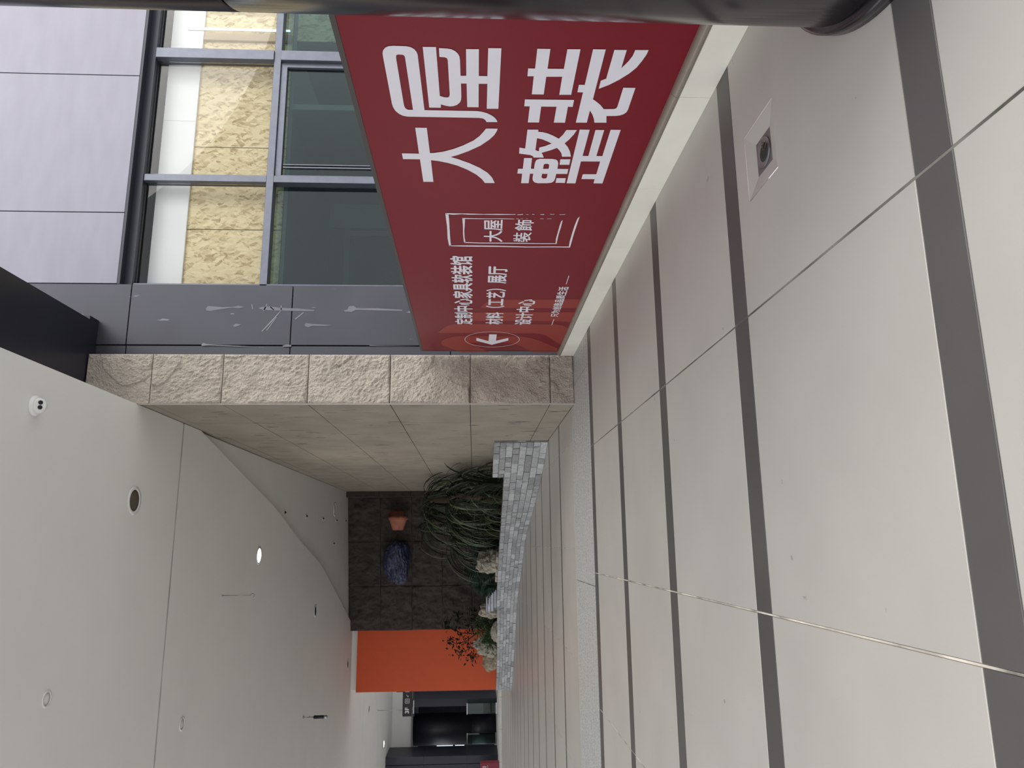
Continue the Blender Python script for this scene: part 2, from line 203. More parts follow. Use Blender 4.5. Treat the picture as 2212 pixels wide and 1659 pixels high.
SMEARS=[[(3.538,5.579),(3.582,5.548),(3.576,5.466),(3.564,5.326),(3.57,5.176),(3.591,5.096),(3.566,5.001),(3.546,5.093),(3.558,5.187),(3.527,5.37),(3.501,5.507),(3.508,5.565)],[(3.548,4.791),(3.573,4.746),(3.581,4.63),(3.558,4.442),(3.552,4.207),(3.529,3.949),(3.509,3.948),(3.51,4.159),(3.515,4.509),(3.524,4.72)],[(3.522,3.502),(3.539,3.444),(3.589,3.422),(3.602,3.351),(3.565,3.303),(3.562,2.984),(3.54,2.604),(3.522,2.603),(3.527,3.03),(3.533,3.314),(3.497,3.383),(3.507,3.431),(3.502,3.477)],[(3.275,5.149),(3.305,5.111),(3.29,5.029),(3.258,5.097),(3.251,5.138)],[(3.3,4.083),(3.32,4.056),(3.306,3.973),(3.288,3.657),(3.275,3.773),(3.276,3.96),(3.251,4.029),(3.271,4.072)],[(2.976,5.6),(3.0,5.572),(2.981,5.513),(2.972,5.421),(2.948,4.846),(2.944,5.052),(2.96,5.466),(2.952,5.591)],[(2.957,4.397),(2.981,4.34),(2.969,4.259),(2.945,4.269),(2.942,4.384)],[(2.976,3.096),(2.967,2.967),(2.959,2.332),(2.96,2.966),(2.962,3.083)],[(3.612,4.9),(3.612,4.886),(3.53,4.867),(3.535,4.883)],[(3.506,4.719),(3.568,4.694),(3.623,4.667),(3.613,4.655),(3.569,4.676),(3.506,4.7)],[(3.187,4.722),(3.359,4.582),(3.52,4.451),(3.516,4.439),(3.347,4.565),(3.177,4.71)],[(3.199,4.653),(3.409,4.515),(3.404,4.505),(3.194,4.639)],[(3.386,4.234),(3.493,4.111),(3.485,4.096),(3.373,4.222)],[(3.581,4.606),(3.508,4.532),(3.502,4.541),(3.569,4.615)],[(3.595,4.455),(3.595,4.441),(3.525,4.438),(3.525,4.452)]]

# ================================================================ FLOOR
floor = thing('floor', kind='structure')
DR = (1.803, 2.186, 3.245, 3.63)                                     # the drain well cut in one tile
for q in ((-26, 2.775, -6, DR[2]), (-26, 2.775, DR[3], 58), (-26, DR[0], DR[2], DR[3]), (DR[1], 2.775, DR[2], DR[3])): box('subfloor', *q, -.12, -.0035, M_grout, floor)
obj('bounce_slab', add_box(BM(), 2.775, 18, -30, 11.2, -.12, -.02), M_pale, floor)  # unseen pale ground slabs, added to bounce light back up
obj('bounce_slab', add_box(BM(), -40, 2.775, -30, .452, -.10, -.0), M_pale, floor)
obj('bounce_slab', add_box(BM(), -40, -8.3, .452, 9.2, -.10, -.0), M_pale, floor)
obj('bounce_slab', add_box(BM(), -40, -14.5, 9.2, 41.5, -.10, -.001), M_pale, floor)
def vis(xr, y): return xr > -.30*y-3.2
tile_cache = {}
def slab(name, x0, x1, y0, y1, m, gx=.006, gy=.003):
    x0 += gx; x1 -= gx; y0 += gy; y1 -= gy; key = (name, round(x1-x0, 3), round(y1-y0, 3))
    if key not in tile_cache:
        b = add_box(BM(), -(x1-x0)/2, (x1-x0)/2, -(y1-y0)/2, (y1-y0)/2, -.03, 0)
        bmesh.ops.bevel(b, geom=[e for e in b.edges if all(v.co.z > -.01 for v in e.verts)], offset=.002, segments=1, affect='EDGES')
        me = bpy.data.meshes.new(name); b.normal_update(); b.to_mesh(me); b.free(); me.materials.append(m); tile_cache[key] = me
    return obj(name, tile_cache[key], None, floor, ((x0+x1)/2, (y0+y1)/2, 0))
XJ = [2.773, 1.203, -.367, -1.937, -3.507, -5.077, -6.647]
for i in range(5):
    y0 = 2.222+1.765*(i-1); y1 = y0+1.563
    for a, c in zip(XJ, XJ[1:]):
        if not vis(a, y1): continue
        if i == 1 and a > 2.7:                                       # tile with the square drain well in it
            b = BM(); X0, X1, Y0, Y1 = c+.006, a-.006, y0+.003, y1-.003; h = DR
            for q in ((X0, X1, Y0, h[2]), (X0, X1, h[3], Y1), (X0, h[0], h[2], h[3]), (h[1], X1, h[2], h[3])): add_box(b, *q, -.03, 0)
            obj('floor_tile', b, M_tile, floor)
        else: slab('floor_tile', c, a, y0, y1, M_tile)
        slab('border_strip', c, a, y1, y1+.202, M_strip)
for q in range(len(XJ)-1):                                           # slim bright metal edge before the grooved band
    if vis(XJ[q], 9.3): box('edge_trim', XJ[q+1]+.004, XJ[q]-.004, 9.288, 9.304, -.02, .003, M_steel, floor)
M_seam0 = mat('dark_groove', (.12, .115, .11), .9)  # bed coloured darker than the slabs so the grooves show
def groove(x0, x1):
    b = BM(); n = 10; p = (11.03-9.306)/n
    for k in range(n): add_box(b, x0+.005, x1-.005, 9.306+k*p+.014, 9.306+(k+1)*p-.010, -.03, 0)
    o = obj('grooved_slab', b, M_groove, floor)
    box('groove_bed', x0+.005, x1-.005, 9.306, 11.03, -.03, -.006, M_seam0, o); return o
GJ = [2.775, 2.31, -.53, -3.37, -6.21, -9.05]
for a, c in zip(GJ, GJ[1:]): groove(c, a)
XI = [2.028, 1.50, -.085, -1.665, -3.25, -4.835, -6.42, -8.0, -9.59, -11.17]
for i in range(9):
    y0 = 11.04+1.76*i if i == 0 else 11.115+1.76*i; y1 = 11.115+1.76*(i+1)-.13
    for a, c in zip(XI, XI[1:]):
        if vis(a, y1):
            slab('floor_tile', c, a, y0, y1, M_tile, .0035, .003); slab('border_strip', c, a, y1, y1+.13, M_strip, .0035, .003)
ft, fs = BM(), BM()
for i in range(9, 18):                                               # too far off to tell apart
    y0 = 11.115+1.76*i; y1 = y0+1.63
    for a, c in zip(XI+[-12.75, -14.3], XI[1:]+[-12.75, -14.3, -15.9]):
        add_box(ft, c+.003, a-.003, y0+.003, y1-.003, -.03, 0); add_box(fs, c+.003, a-.003, y1+.003, y1+.127, -.03, 0)
obj('far_floor_tiles', ft, M_tile, floor, kind='stuff'); obj('far_border_strips', fs, M_strip, floor, kind='stuff')

for x in XJ[2:5]: box('joint_line', x-.004, x+.004, 2.03, 9.28, -.02, -.0018, M_joint, floor)
for x in XI[1:9]: box('joint_line', x-.003, x+.003, 11.05, 41.7, -.02, -.0018, M_joint, floor)
# drain set in the near tile
dr = thing('floor_drain', 'square stone drain well with a round metal bowl sunk in the pale floor', 'drain', (1.995, 3.4375, -.03))
b = BM(); hx, hy = .187, .188; ix, iy = .094, .094; dz = -.004
o4 = [b.verts.new(p) for p in ((-hx, -hy, .028), (hx, -hy, .028), (hx, hy, .028), (-hx, hy, .028))]
i4 = [b.verts.new(p) for p in ((-ix, -iy, dz+.012), (ix, -iy, dz+.012), (ix, iy, dz+.012), (-ix, iy, dz+.012))]
for k in range(4): b.faces.new((o4[k], o4[(k+1) % 4], i4[(k+1) % 4], i4[k]))
obj('sloped_surround', b, M_tile, dr)
b = BM(); pl = [b.verts.new(p) for p in ((-ix, -iy, .0075), (ix, -iy, .0075), (ix, iy, .0075), (-ix, iy, .0075))]; b.faces.new(pl)
obj('drain_plate', b, mat('dull_zinc', (.20, .185, .185), .45, metal=.5), dr)
b = add_lathe(BM(), [(.062, .008), (.080, .0085), (.082, .013), (.078, .013), (.070, .0095), (.045, .009)], 36, cap=False)
obj('drain_ring', b, M_steel, dr)
obj('drain_throat', add_lathe(BM(), [(.050, .0095), (.03, .0098)], 28, cap=True), M_gap, dr)
b = BM()
for k in range(9):
    a = k*.5; add_tube(b, [(.015*math.cos(a)+.03, .015*math.sin(a)-.02, .0105), (.03*math.cos(a+.8)+.035, .03*math.sin(a+.8)-.02, .015)], .003, 5)
obj('drain_debris', b, M_bark, dr)

# ================================================================ WALLS, COLUMN END, FACADE
def rough_slab(name, o, ux, uz, nrm, w_, h_, nx, nz, amp, m, parent, seed, ledge=.0, depth=.12):
    """split stone slab: grid w_ x h_ starting at o along ux/uz, relief along nrm"""
    b = BM(); grid = []
    for j in range(nz+1):
        row = []
        for i in range(nx+1):
            u, v = w_*i/nx, h_*j/nz
            p = o+ux*u+uz*v; q = Vector((u*1.0+seed*9.1, v*1.0, seed*3.7))
            edge = min(1, min(u, w_-u, v, h_-v)/.025)
            d = noise.fractal(q*3.2, 1, 2, 4)*.55+noise.ridged_multi_fractal(q*Vector((9, 9, 1)).length*.55, .9, 2.1, 4, 1, 2)*.10
            d += noise.turbulence(Vector((q.x*26+q.y*9, q.y*20, q.z)), 3, False)*.42*(.6+.4*noise.noise(q*2))
            c = noise.noise(q*2.1+Vector((5, 1, 2))); d += ledge*.5*max(0, min(1, (c-.10)/.035))
            row.append(b.verts.new(p+nrm*(amp*d*edge)))
        grid.append(row)
    for j in range(nz):
        for i in range(nx):
            f = b.faces.new((grid[j][i], grid[j][i+1], grid[j+1][i+1], grid[j+1][i])); f.smooth = True
    ring = [grid[0][i] for i in range(nx+1)]+[grid[j][nx] for j in range(1, nz+1)]+[grid[nz][i] for i in range(nx-1, -1, -1)]+[grid[j][0] for j in range(nz-1, 0, -1)]
    back = [b.verts.new(v.co-nrm*depth) for v in ring]
    for i in range(len(ring)): b.faces.new((ring[i], back[i], back[(i+1) % len(ring)], ring[(i+1) % len(ring)]))
    bmesh.ops.recalc_face_normals(b, faces=b.faces[:])
    if b.faces[0].normal.dot(nrm) < 0: bmesh.ops.reverse_faces(b, faces=b.faces[:])
    return obj(name, b, m, parent)
V = Vector
wr = thing('wall_right', kind='structure')
box('wall_core', 2.06, 2.76, 10.74, 29.2, 0, 7.13, M_gap, wr)
ZJ = [0, .36, 1.555, 2.74, 3.94, 5.18, 6.20, 7.13]
for k in range(7):
    z0, z1 = ZJ[k]+.005, ZJ[k+1]-.005
    rough_slab('split_stone', V((2.032, 10.70, z0)), V((1, 0, 0)), V((0, 0, 1)), V((0, -1, 0)), .738, z1-z0, 96, max(20, int(130*(z1-z0))), .052, M_stone, wr, k+1, ledge=.75, depth=.10)
box('pointing_bead', 2.020, 2.034, 10.705, 10.73, 0, 6.35, M_tile, wr)
for k in range(7):
    for j in range(11):
        y0 = 10.73 if j == 0 else 10.70+1.76*j; y1 = min(10.70+1.76*(j+1), 29.0)
        if y0 < 29 and ZJ[k] < 6.3:
            z1 = min(ZJ[k+1], 7.13); off = random.uniform(0, .004)
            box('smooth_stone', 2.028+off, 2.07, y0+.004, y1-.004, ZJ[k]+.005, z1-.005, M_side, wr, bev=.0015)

wb = thing('wall_back', kind='structure')
box('corner_core', 1.82, 2.06, 29.1, 29.6, 0, 6.5, M_gap, wb)
for k in range(6):
    rough_slab('corner_stone', V((1.80, 28.98, ZJ[k]+.003)), V((1, 0, 0)), V((0, 0, 1)), V((0, -1, 0)), .24, (6.433 if k == 5 else ZJ[k+1])-ZJ[k]-.006, 8, 30, .05, M_dstone, wb, 40+k)
P0, P1 = V((1.86, 29.45, 0)), V((-3.32, 30.72, 0)); ux = (P1-P0).normalized(); nb = V((ux.y, -ux.x, 0)); nb = nb if nb.y < 0 else -nb
Lb = (P1-P0).length; nc = 3
b = BM(); add_prism(b, [tuple((P0-nb*.05).xy), tuple((P1-nb*.05).xy), tuple((P1-nb*.55).xy), tuple((P0-nb*.55).xy)], 0, 6.6); obj('wall_core', b, M_gap, wb)
for k in range(6):
    for c in range(nc):
        wl = Lb/nc; rough_slab('split_stone', P0+ux*(c*wl+.0015)+V((0, 0, ZJ[k]+.0015))+nb*random.uniform(0, .03), ux, V((0, 0, 1)), nb, wl-.003, (6.43 if k == 5 else ZJ[k+1])-ZJ[k]-.003, 44, 30, .15, M_dstone, wb, 60+k*5+c, depth=.1)
wo = thing('wall_middle', kind='structure')
box('painted_panel', -5.66, -3.24, 31.0, 31.5, 0, 6.12, M_orange, wo)
box('cove_strip', -5.60, -3.24, 31.2, 31.5, 6.12, 6.36, M_ceil, wo)

# facade right of the stone: metal cassettes, plane y = 10.9
wf = thing('wall_front', kind='structure')
box('backing', 2.78, 16, 11.36, 11.6, 6.98, 12, M_gap, wf)
box('backing', 2.78, 3.88, 10.96, 11.36, 0, 12, M_gap, wf)
g = .006
for z0, z1 in ((0, 1.86), (1.86, 4.285), (4.285, 6.71), (6.71, 9.14), (9.14, 12)):
    box('narrow_panel', 2.775, 2.965-g, 10.915, 10.96, z0+g, z1-g, M_pier, wf, bev=.003)
    box('pier_panel', 2.965+g, 3.93-g, 10.90, 10.96, z0+g, z1-g, M_pier, wf, bev=.004)
for x0, x1 in ((3.93, 5.10), (5.10, 7.50), (7.50, 9.90), (9.90, 12.3), (12.3, 14.7)):
    box('wide_panel', x0+g, x1-g, 10.90, 10.96, 6.94, 9.60-g, M_panel, wf, bev=.004)
    box('wide_panel', x0+g, x1-g, 10.90, 10.96, 9.60+g, 12, M_panel, wf, bev=.004)
M_smear = mat('dried_glue', (.15, .15, .18), .6)
for k, (pts_) in enumerate(SMEARS):
    b = BM(); vs_ = [b.verts.new((x, 10.8965, z)) for x, z in pts_]
    for t_ in tessellate_polygon([[Vector((x, z, 0)) for x, z in pts_]]): b.faces.new([vs_[i] for i in t_])
    obj('glue_smear' if k < 5 else 'scratch', b, M_smear if k < 5 else mat('scratch_white', (.2, .2, .22), .6) if k == 5 else (M_smear if k in (6, 7) else MATS['scratch_white']), wf)
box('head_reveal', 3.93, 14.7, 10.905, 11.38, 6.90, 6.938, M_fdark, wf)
box('wide_backing', 3.93, 14.7, 10.96, 11.36, 6.94, 12, M_gap, wf)

# window wall
wi = thing('window_1', kind='structure')
XR = 12.6
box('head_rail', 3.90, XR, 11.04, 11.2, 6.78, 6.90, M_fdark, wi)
box('transom', 3.90, XR, 11.06, 11.24, 4.735, 4.85, M_frame, wi, bev=.004)
for x0, x1 in ((5.735, 5.85), (7.95, 8.13), (10.3, 10.42)):
    dd = 11.03 if x1-x0 > .15 else 11.06
    box('mullion', x0, x1, dd, 11.24, 4.85, 6.78, M_frame, wi, bev=.004)
    box('mullion', x0, x1, dd, 11.24, .1, 4.735, M_frame, wi, bev=.004)
box('jamb', 3.89, 4.0, 11.06, 11.24, .1, 6.78, M_frame, wi, bev=.004)
cells = [(4.0, 5.735), (5.85, 7.95), (8.13, 10.3), (10.42, XR)]
for k, (a, c) in enumerate(cells):
    box('window_pane', a+.004, c-.004, 11.15, 11.158, 4.856, 6.774, M_glass, wi)
    b = BM()
    for q in ((a, c, 4.855, 4.862), (a, c, 6.768, 6.775)): add_box(b, q[0]+.002, q[1]-.002, 11.139, 11.148, q[2], q[3])
    obj('pane_gasket', b, M_lens, wi)
    if k == 1:                                                        # opening sash
        b = BM()
        for q in ((a+.004, c-.004, 4.635, 4.73), (a+.004, c-.004, .12, .22)): add_box(b, q[0], q[1], 11.10, 11.19, q[2], q[3])
        for q in ((a+.004, a+.03), (c-.09, c-.004)): add_box(b, q[0], q[1], 11.10, 11.19, .22, 4.635)
        obj('sash_frame', b, M_frame, wi)
        b = BM()
        for q in ((a+.18, a+.20), (a+.23, a+.245)): add_box(b, q[0], q[1], 11.13, 11.16, .22, 4.62)
        obj('sash_bar', b, M_frame, wi)
        box('window_pane', a+.03, c-.09, 11.155, 11.163, .22, 4.635, M_tint, wi)
    else: box('window_pane', a+.004, c-.004, 11.215, 11.223, .12, 4.73, M_tint, wi)
box('sill', 3.90, XR, 11.05, 11.26, 0, .1, M_frame, wi)

# shop interior behind the glass
sh = thing('wall_inner', kind='structure')
box('shop_ceiling', 3.95, 13.5, 11.46, 16.6, 4.60, 4.66, M_room, sh)
box('shop_right_wall', 7.20, 7.30, 11.30, 14.83, .0, 4.595, M_room, sh)
box('shop_right_wall', 8.6, 8.7, 11.5, 16.6, .0, 4.595, M_roomd, sh)
box('shop_back_wall', 3.0, 6.65, 14.90, 15.0, 0, 4.595, M_roomd, sh)
box('shop_back_wall', 6.65, 7.20, 14.83, 15.0, 0, 4.595, M_room, sh)
box('shop_back_wall', 8.7, 13.5, 16.0, 16.1, 0, 4.595, M_room, sh)
box('shop_floor', 3.0, 13.5, 11.3, 16.6, -.1, -.0, M_roomd, sh)
box('door_head', 4.4, 6.64, 14.84, 14.90, 4.15, 4.27, M_jamb, sh); box('door_jamb', 6.48, 6.60, 14.84, 14.90, 0, 4.15, M_jamb, sh)
box('shop_side_wall', 2.95, 3.0, 11.6, 16.6, 0, 7.0, M_roomd, sh)
box('upper_unlit_wall', 3.95, 13.5, 11.95, 12.0, 4.66, 7.4, mat('unlit_room_olive', (.035, .035, .028), .8), sh)  # near-black colour stands in for the darkness of the unlit room
box('upper_ceiling', 3.9, 13.5, 11.27, 11.95, 6.97, 7.05, M_gap, sh)
box('upper_batten', 5.3, 5.34, 11.90, 11.94, 4.7, 6.97, M_frame, sh)

for (a, c), lab in zip(((3.96, 5.07), (5.075, 6.55), (6.555, 8.62), (8.625, 10.6), (10.605, 12.8)),
        ('strand board lining the leftmost upper window pane', 'narrow strand board behind the mullion between the two left upper panes', 'wide strand board behind the middle upper window pane',
         'strand board behind the upper pane nearest the round column', 'strand board hidden mostly behind the dark round column')):
    o = box('strand_board', a+.004, c-.004, 11.44, 11.455, 4.665, 6.70, M_osb, bev=.002); setp(o, lab, 'board', 'strand boards behind the upper windows')
o = box('strand_board', 8.62, 12.8, 11.44, 11.455, 2.2, 4.59, M_osb, bev=.002); setp(o, 'strand board below the transom between banner top and round column', 'board', 'strand boards behind the upper windows')
for (a, c), lab in zip(((3.96, 7.0), (7.004, 12.8)), ('long white board along the top of the two left upper panes', 'white board along the top of the upper pane beside the round column')):
    o = box('white_board', a, c, 11.39, 11.43, 6.18, 6.715, M_pelmet, bev=.003); setp(o, lab, 'board')
o = box('timber_batten', 8.56, 8.70, 11.38, 11.435, 4.67, 6.17, mat('pale_timber', (.52, .40, .26), .7), bev=.004); setp(o, 'pale upright timber batten over the strand boards by the wide mullion', 'batten')
for x, lab in ((8.76, 'thin glowing tube standing beside the timber batten behind the glass'), (9.16, 'thin glowing tube behind the glass nearest the round column')):
    t = thing('glow_strip', lab, 'lamp', (x, 11.36, 4.7), group='glowing strips behind the upper window')  # thin upright emissive strips set just behind the glass
    box('strip', -.012, .012, -.012, .012, 0, 1.72, M_glow, t); box('strip_base', -.02, .02, .012, .025, 0, 1.75, M_plastic, t)

# beam over the atrium edge
tr = thing('trim_1', kind='structure')
box('beam_casing', 2.03, 3.285, -4, 10.64, 7.14, 8.1, M_beam, tr); box('beam_end', 2.04, 3.34, 10.64, 10.895, 7.14, 8.1, M_beam, tr)

# ================================================================ CEILING
ce = thing('ceiling', kind='structure')
M_seam = mat('gap_shade', (.5, .5, .48), .9, var=.3, scale=2)  # grey for the strip that stands in for shade inside the ceiling gap
curve = [(2.01, 13.29), (1.373, 16.303), (.853, 18.734), (.23, 20.95), (-.527, 24.079), (-1.15, 25.9), (-1.821, 27.7), (-2.904, 30.574)]
def smooth(pts, n=6):
    out = []
    for i in range(len(pts)-1):
        p = [Vector(pts[max(0, min(len(pts)-1, i+k))]) for k in (-1, 0, 1, 2)]
        for s in range(n):
            t = s/n; out.append(tuple(.5*((2*p[1])+(p[2]-p[0])*t+(2*p[0]-5*p[1]+4*p[2]-p[3])*t*t+(3*p[1]-p[0]-3*p[2]+p[3])*t**3)))
    return out+[tuple(pts[-1])]
cs = smooth(curve)
obj('ceiling_board', add_prism(BM(), [(-9, 2.3), (2.022, 2.3), (2.022, 12.425), (-9, 12.37)], 6.36, 7.13), M_ceil, ce)
pts = [(-9, 12.43), (2.022, 12.485), (2.022, 13.25)]+cs+[(-2.95, 30.75), (-3.3, 30.78), (-3.3, 35.55), (-17, 33.83), (-17, 27), (-9, 27)]
obj('ceiling_board', add_prism(BM(), pts, 6.36, 6.52), M_ceil, ce)
obj('ceiling_board', add_prism(BM(), [(-17, 33.87), (-3.3, 35.59), (3, 35.7), (3, 60), (-17, 60)], 6.36, 6.52), M_ceil, ce)
box('raised_ceiling', -4, 2.02, 12.6, 32, 6.435, 6.50, M_ceil, ce)
box('joint_backing', -9, 2.0, 12.36, 12.49, 6.362, 6.45, M_seam, ce)
box('joint_backing', -17, -3.3, 33, 36, 6.53, 6.56, M_gap, ce)
box('roof_cover', -9, 2.0, 12.6, 27, 6.56, 7.1, M_gap, ce); box('roof_cover', -17, 2.0, 27, 60, 6.56, 7.1, M_gap, ce)

def vent(name, x, y, lab, cat, r=.16, deep=M_brown, z=6.36, grp=None, lit=False):
    t = thing(name, lab, cat, (x, y, z), group=grp)
    obj('rim', add_lathe(BM(), [(r*1.0, 0), (r*1.28, -.001), (r*1.30, -.008), (r*1.0, -.014), (r*.96, -.010), (r*.96, -.002)], 32, cap=False), M_plastic, t)
    b = add_lathe(BM(), [(r*.98, -.003), (r*.4, -.0045)], 32); obj('lens' if lit else 'recess', b, M_lamp if lit else deep, t)
    return t
vent('ceiling_speaker', .655, 10.89, 'round brown open vent in the ceiling behind the dome camera', 'vent')
vent('ceiling_speaker', -1.96, 23.79, 'dark round ceiling vent near the tip of the curved recess', 'vent', .15, M_gap)
vent('ceiling_speaker', -4.5, 30.3, 'small dark vent in the ceiling just in front of the orange wall', 'vent', .15, M_gap)
vent('ceiling_speaker', -7.47, 36.85, 'far dark ceiling vent beyond the orange wall', 'vent', .16, M_gap)
vent('ceiling_speaker', 1.25, 26.7, 'pale round cover in the shaded recess ceiling near the stone corner', 'vent', .2, M_ceil, 6.435)
vent('blank_cover', -2.885, 13.43, 'clear round blank cover in the ceiling close to the long joint', 'cover', .09, M_plastic)
vent('blank_cover', -1.68, 9.19, 'faint round blank cover flush in the nearest ceiling board', 'cover', .075, M_ceil)
def light_at(x, y, z, e, size=.3, col=(1, .97, .88)):
    l = bpy.data.lights.new('downlight_beam', 'AREA'); l.shape = 'DISK'; l.size = size; l.energy = e; l.color = col; l.spread = math.radians(150)
    o = bpy.data.objects.new('downlight_beam', l); COL.objects.link(o); o.location = (x, y, z); return o
for x, y, lab, e in ((-.211, 17.33, 'round lit downlight in the ceiling above the hanging wire hook', 22), (-10.55, 43.3, 'lit downlight nearer of the two far ones over the platform', 30), (-10.54, 49.0, 'lit downlight farthest off, left above the hanging sign', 30)):
    vent('downlight', x, y, lab, 'lamp', .16, lit=True, grp='recessed downlights'); light_at(x, y, 6.33, e)
for x, y, lab in ((.848, 19.71, 'first and nearest spot hole in the recess ceiling row'), (.844, 22.25, 'second spot hole from the near end of the recess row'), (.857, 24.66, 'third and middle spot hole in the recess ceiling row'),
        (.872, 27.1, 'spot hole beside the pale round cover in the recess'), (.913, 29.0, 'last spot hole of the recess row against the dark back wall'), (.06, 26.7, 'lone spot hole left of the recess row'), (-2.3, 29.1, 'spot hole in the pointed tip of the recess')):
    t = thing('spot_socket', lab, 'lamp', (x, y, 6.435), group='empty spot sockets in the recess ceiling')
    obj('socket_ring', add_lathe(BM(), [(.045, 0), (.075, -.001), (.07, -.012), (.045, -.012)], 20, cap=False), M_plastic, t)
    obj('socket_hole', add_lathe(BM(), [(.046, -.002), (.02, -.003)], 20), M_gap, t)
    obj('lamp_stub', add_lathe(BM(), [(.022, -.003), (.022, -.05), (.012, -.06)], 12, Matrix.Translation((.02, -.01, 0)) @ Matrix.Rotation(.5, 4, 'Y')), M_lens, t)

# dome camera
t = thing('dome_camera', 'white round security camera with two black eyes on the near ceiling', 'camera', (1.54, 8.24, 6.36))
obj('base', add_lathe(BM(), [(.112, 0), (.115, -.02), (.10, -.05), (.085, -.055)], 36), M_plastic, t)
mt = Matrix.Translation((-.0, -.01, -.055)) @ Matrix.Rotation(-.75, 4, 'X')
obj('eyeball', add_lathe(BM(), [(.088, .02), (.088, 0), (.08, -.035), (.06, -.055), (.055, -.057)], 32, mt), M_plastic, t)
eye = bpy.data.objects[[o.name for o in t.children if o.name.startswith('eyeball')][0]]
for dx in (-.026, .028):
    obj('lens', add_lathe(BM(), [(.024, -.050), (.024, -.0605), (.018, -.062)], 20, mt @ Matrix.Translation((dx, 0, 0))), M_lens, eye)
# hanging hook wire
t = thing('hanging_hook', 'thin wire with an open hook hanging from the ceiling below the lit downlight', 'hook', (-.93, 15.01, 6.36))
obj('wire', add_tube(BM(), [(0, 0, 0), (0, 0, -.54)], .006, 6), M_steel, t)
obj('hook', add_tube(BM(), [(0, 0, -.53)]+[(.035*math.sin(a), 0, -.58+.035*math.cos(a)) for a in [k*.45 for k in range(11)]], .007, 6), M_steel, t)
obj('fixing', add_lathe(BM(), [(.02, 0), (.02, -.012), (.008, -.02)], 12), M_steel, t)
t = thing('hanging_sensor', 'slim black cylinder on a thin rod hanging from the ceiling left of the orange wall', 'sensor', (-4.8, 22.8, 6.36))
obj('rod', add_lathe(BM(), [(.045, 0), (.045, -.012), (.012, -.02), (.012, -.16), (.03, -.17), (.03, -.19), (.012, -.2), (.012, -.30)], 12), M_steel, t)
obj('body', add_lathe(BM(), [(.03, -.29), (.048, -.30), (.048, -.58), (.04, -.585)], 16), M_black, t)
obj('tip', add_lathe(BM(), [(.042, -.58), (.046, -.59), (.046, -.66), (.03, -.68)], 16), M_steel, t)

# ================================================================ KERB AND PRINTED BANNER
kb = thing('stone_kerb', 'low cream marble kerb with a rounded taupe lip along the foot of the red banner', 'kerb', (0, 0, 0))
YK = [2.99, 4.10, 5.33, 6.52, 7.72, 8.93, 10.12, 10.66]
for a, c in zip(YK, YK[1:]):
    b = add_box(BM(), 2.752, 3.0, a+.002, c-.002, -.0, .198); bmesh.ops.bevel(b, geom=b.edges[:], offset=.002, segments=1, affect='EDGES'); blk = obj('kerb_block', b, M_curb, kb)
    b = BM(); prof = [(2.764, .200), (2.756, .206), (2.753, .214), (2.753, .224), (2.757, .234), (2.765, .242), (2.777, .248), (2.79, .250), (3.0, .250), (3.0, .200)]
    r0 = [b.verts.new((x, a+.002, z)) for x, z in prof]; r1 = [b.verts.new((x, c-.002, z)) for x, z in prof]; n = len(prof)
    for i in range(n):
        f = b.faces.new((r0[i], r0[(i+1) % n], r1[(i+1) % n], r1[i])); f.smooth = False
    b.faces.new(list(reversed(r0))); b.faces.new(r1); bmesh.ops.recalc_face_normals(b, faces=b.faces[:])
    obj('kerb_lip', b, M_lip, blk)
bn = thing('shop_banner', 'long red banner board with large white Chinese lettering standing on the kerb', 'banner', (2.80, 0, 0))
box('banner_panel', 0, .035, 3.0, 10.545, .25, 2.252, M_red, bn)
box('top_edge', -.004, .045, 3.0, 10.548, 2.252, 2.285, M_edge, bn)
box('end_edge', -.004, .045, 10.546, 10.575, .25, 2.285, M_edge, bn)
for y in (3.4, 4.9, 6.4, 7.9, 9.4, 10.4): box('rear_post', .036, .10, y, y+.05, .25, 2.24, M_edge, bn)
def flat(name, polys, m, x, label=None):
    b = BM()
    for loops in polys:
        vs = []; lv = []
        for lp in loops:
            lv.append([Vector((p[0], p[1], 0)) for p in lp]); vs += [b.verts.new((x, p[0], p[1])) for p in lp]
        for t in tessellate_polygon(lv):
            try: b.faces.new([vs[i] for i in t])
            except ValueError: pass
    for f in b.faces:
        f.normal_update()
        if f.normal.x > 0: f.normal_flip()
    return obj(name, b, m, bn, label=label)
flat('ribbon_motif', RIBBON, M_ribbon, -.0015, 'dull orange ribbon shapes behind the small lettering')
for nm, k in ((DA, 0), (WU, 0), (ZHENG, 0), (ZHUANG, 0)): flat('large_character', nm, M_white, -.003)
flat('seal_frame', SEAL, M_white, -.003, 'double brush-drawn square outline')
flat('arrow', ARROW, M_white, -.003, 'white arrow pointing deeper along the wall'); flat('arrow_ring', RING, M_white, -.003); [flat('dash', [d], M_white, -.003) for d in DASH]
def text_mesh(s, bold=0.):
    c = bpy.data.curves.new('lettering', 'FONT'); c.body = s; c.resolution_u = 3
    o = bpy.data.objects.new('lettering', c); COL.objects.link(o)
    dg = bpy.context.evaluated_depsgraph_get(); me = bpy.data.meshes.new_from_object(o.evaluated_get(dg)); bpy.data.objects.remove(o)
    if bold:                                                        # heavier strokes: the glyph printed again a little to each side
        b = BM(); b.from_mesh(me); b2 = BM()
        for kk, (dx, dy) in enumerate(((-1, 0), (1, 0), (0, .8), (0, -.8), (.7, .6), (-.7, -.6), (-.7, .6), (.7, -.6))):
            b2.from_mesh(me)
            b2.verts.ensure_lookup_table()
            for v in b2.verts[-len(b.verts):]: v.co.x += dx*bold; v.co.y += dy*bold; v.co.z = .00015*(kk+1)
        b2.to_mesh(me); b.free(); b2.free()
    return me
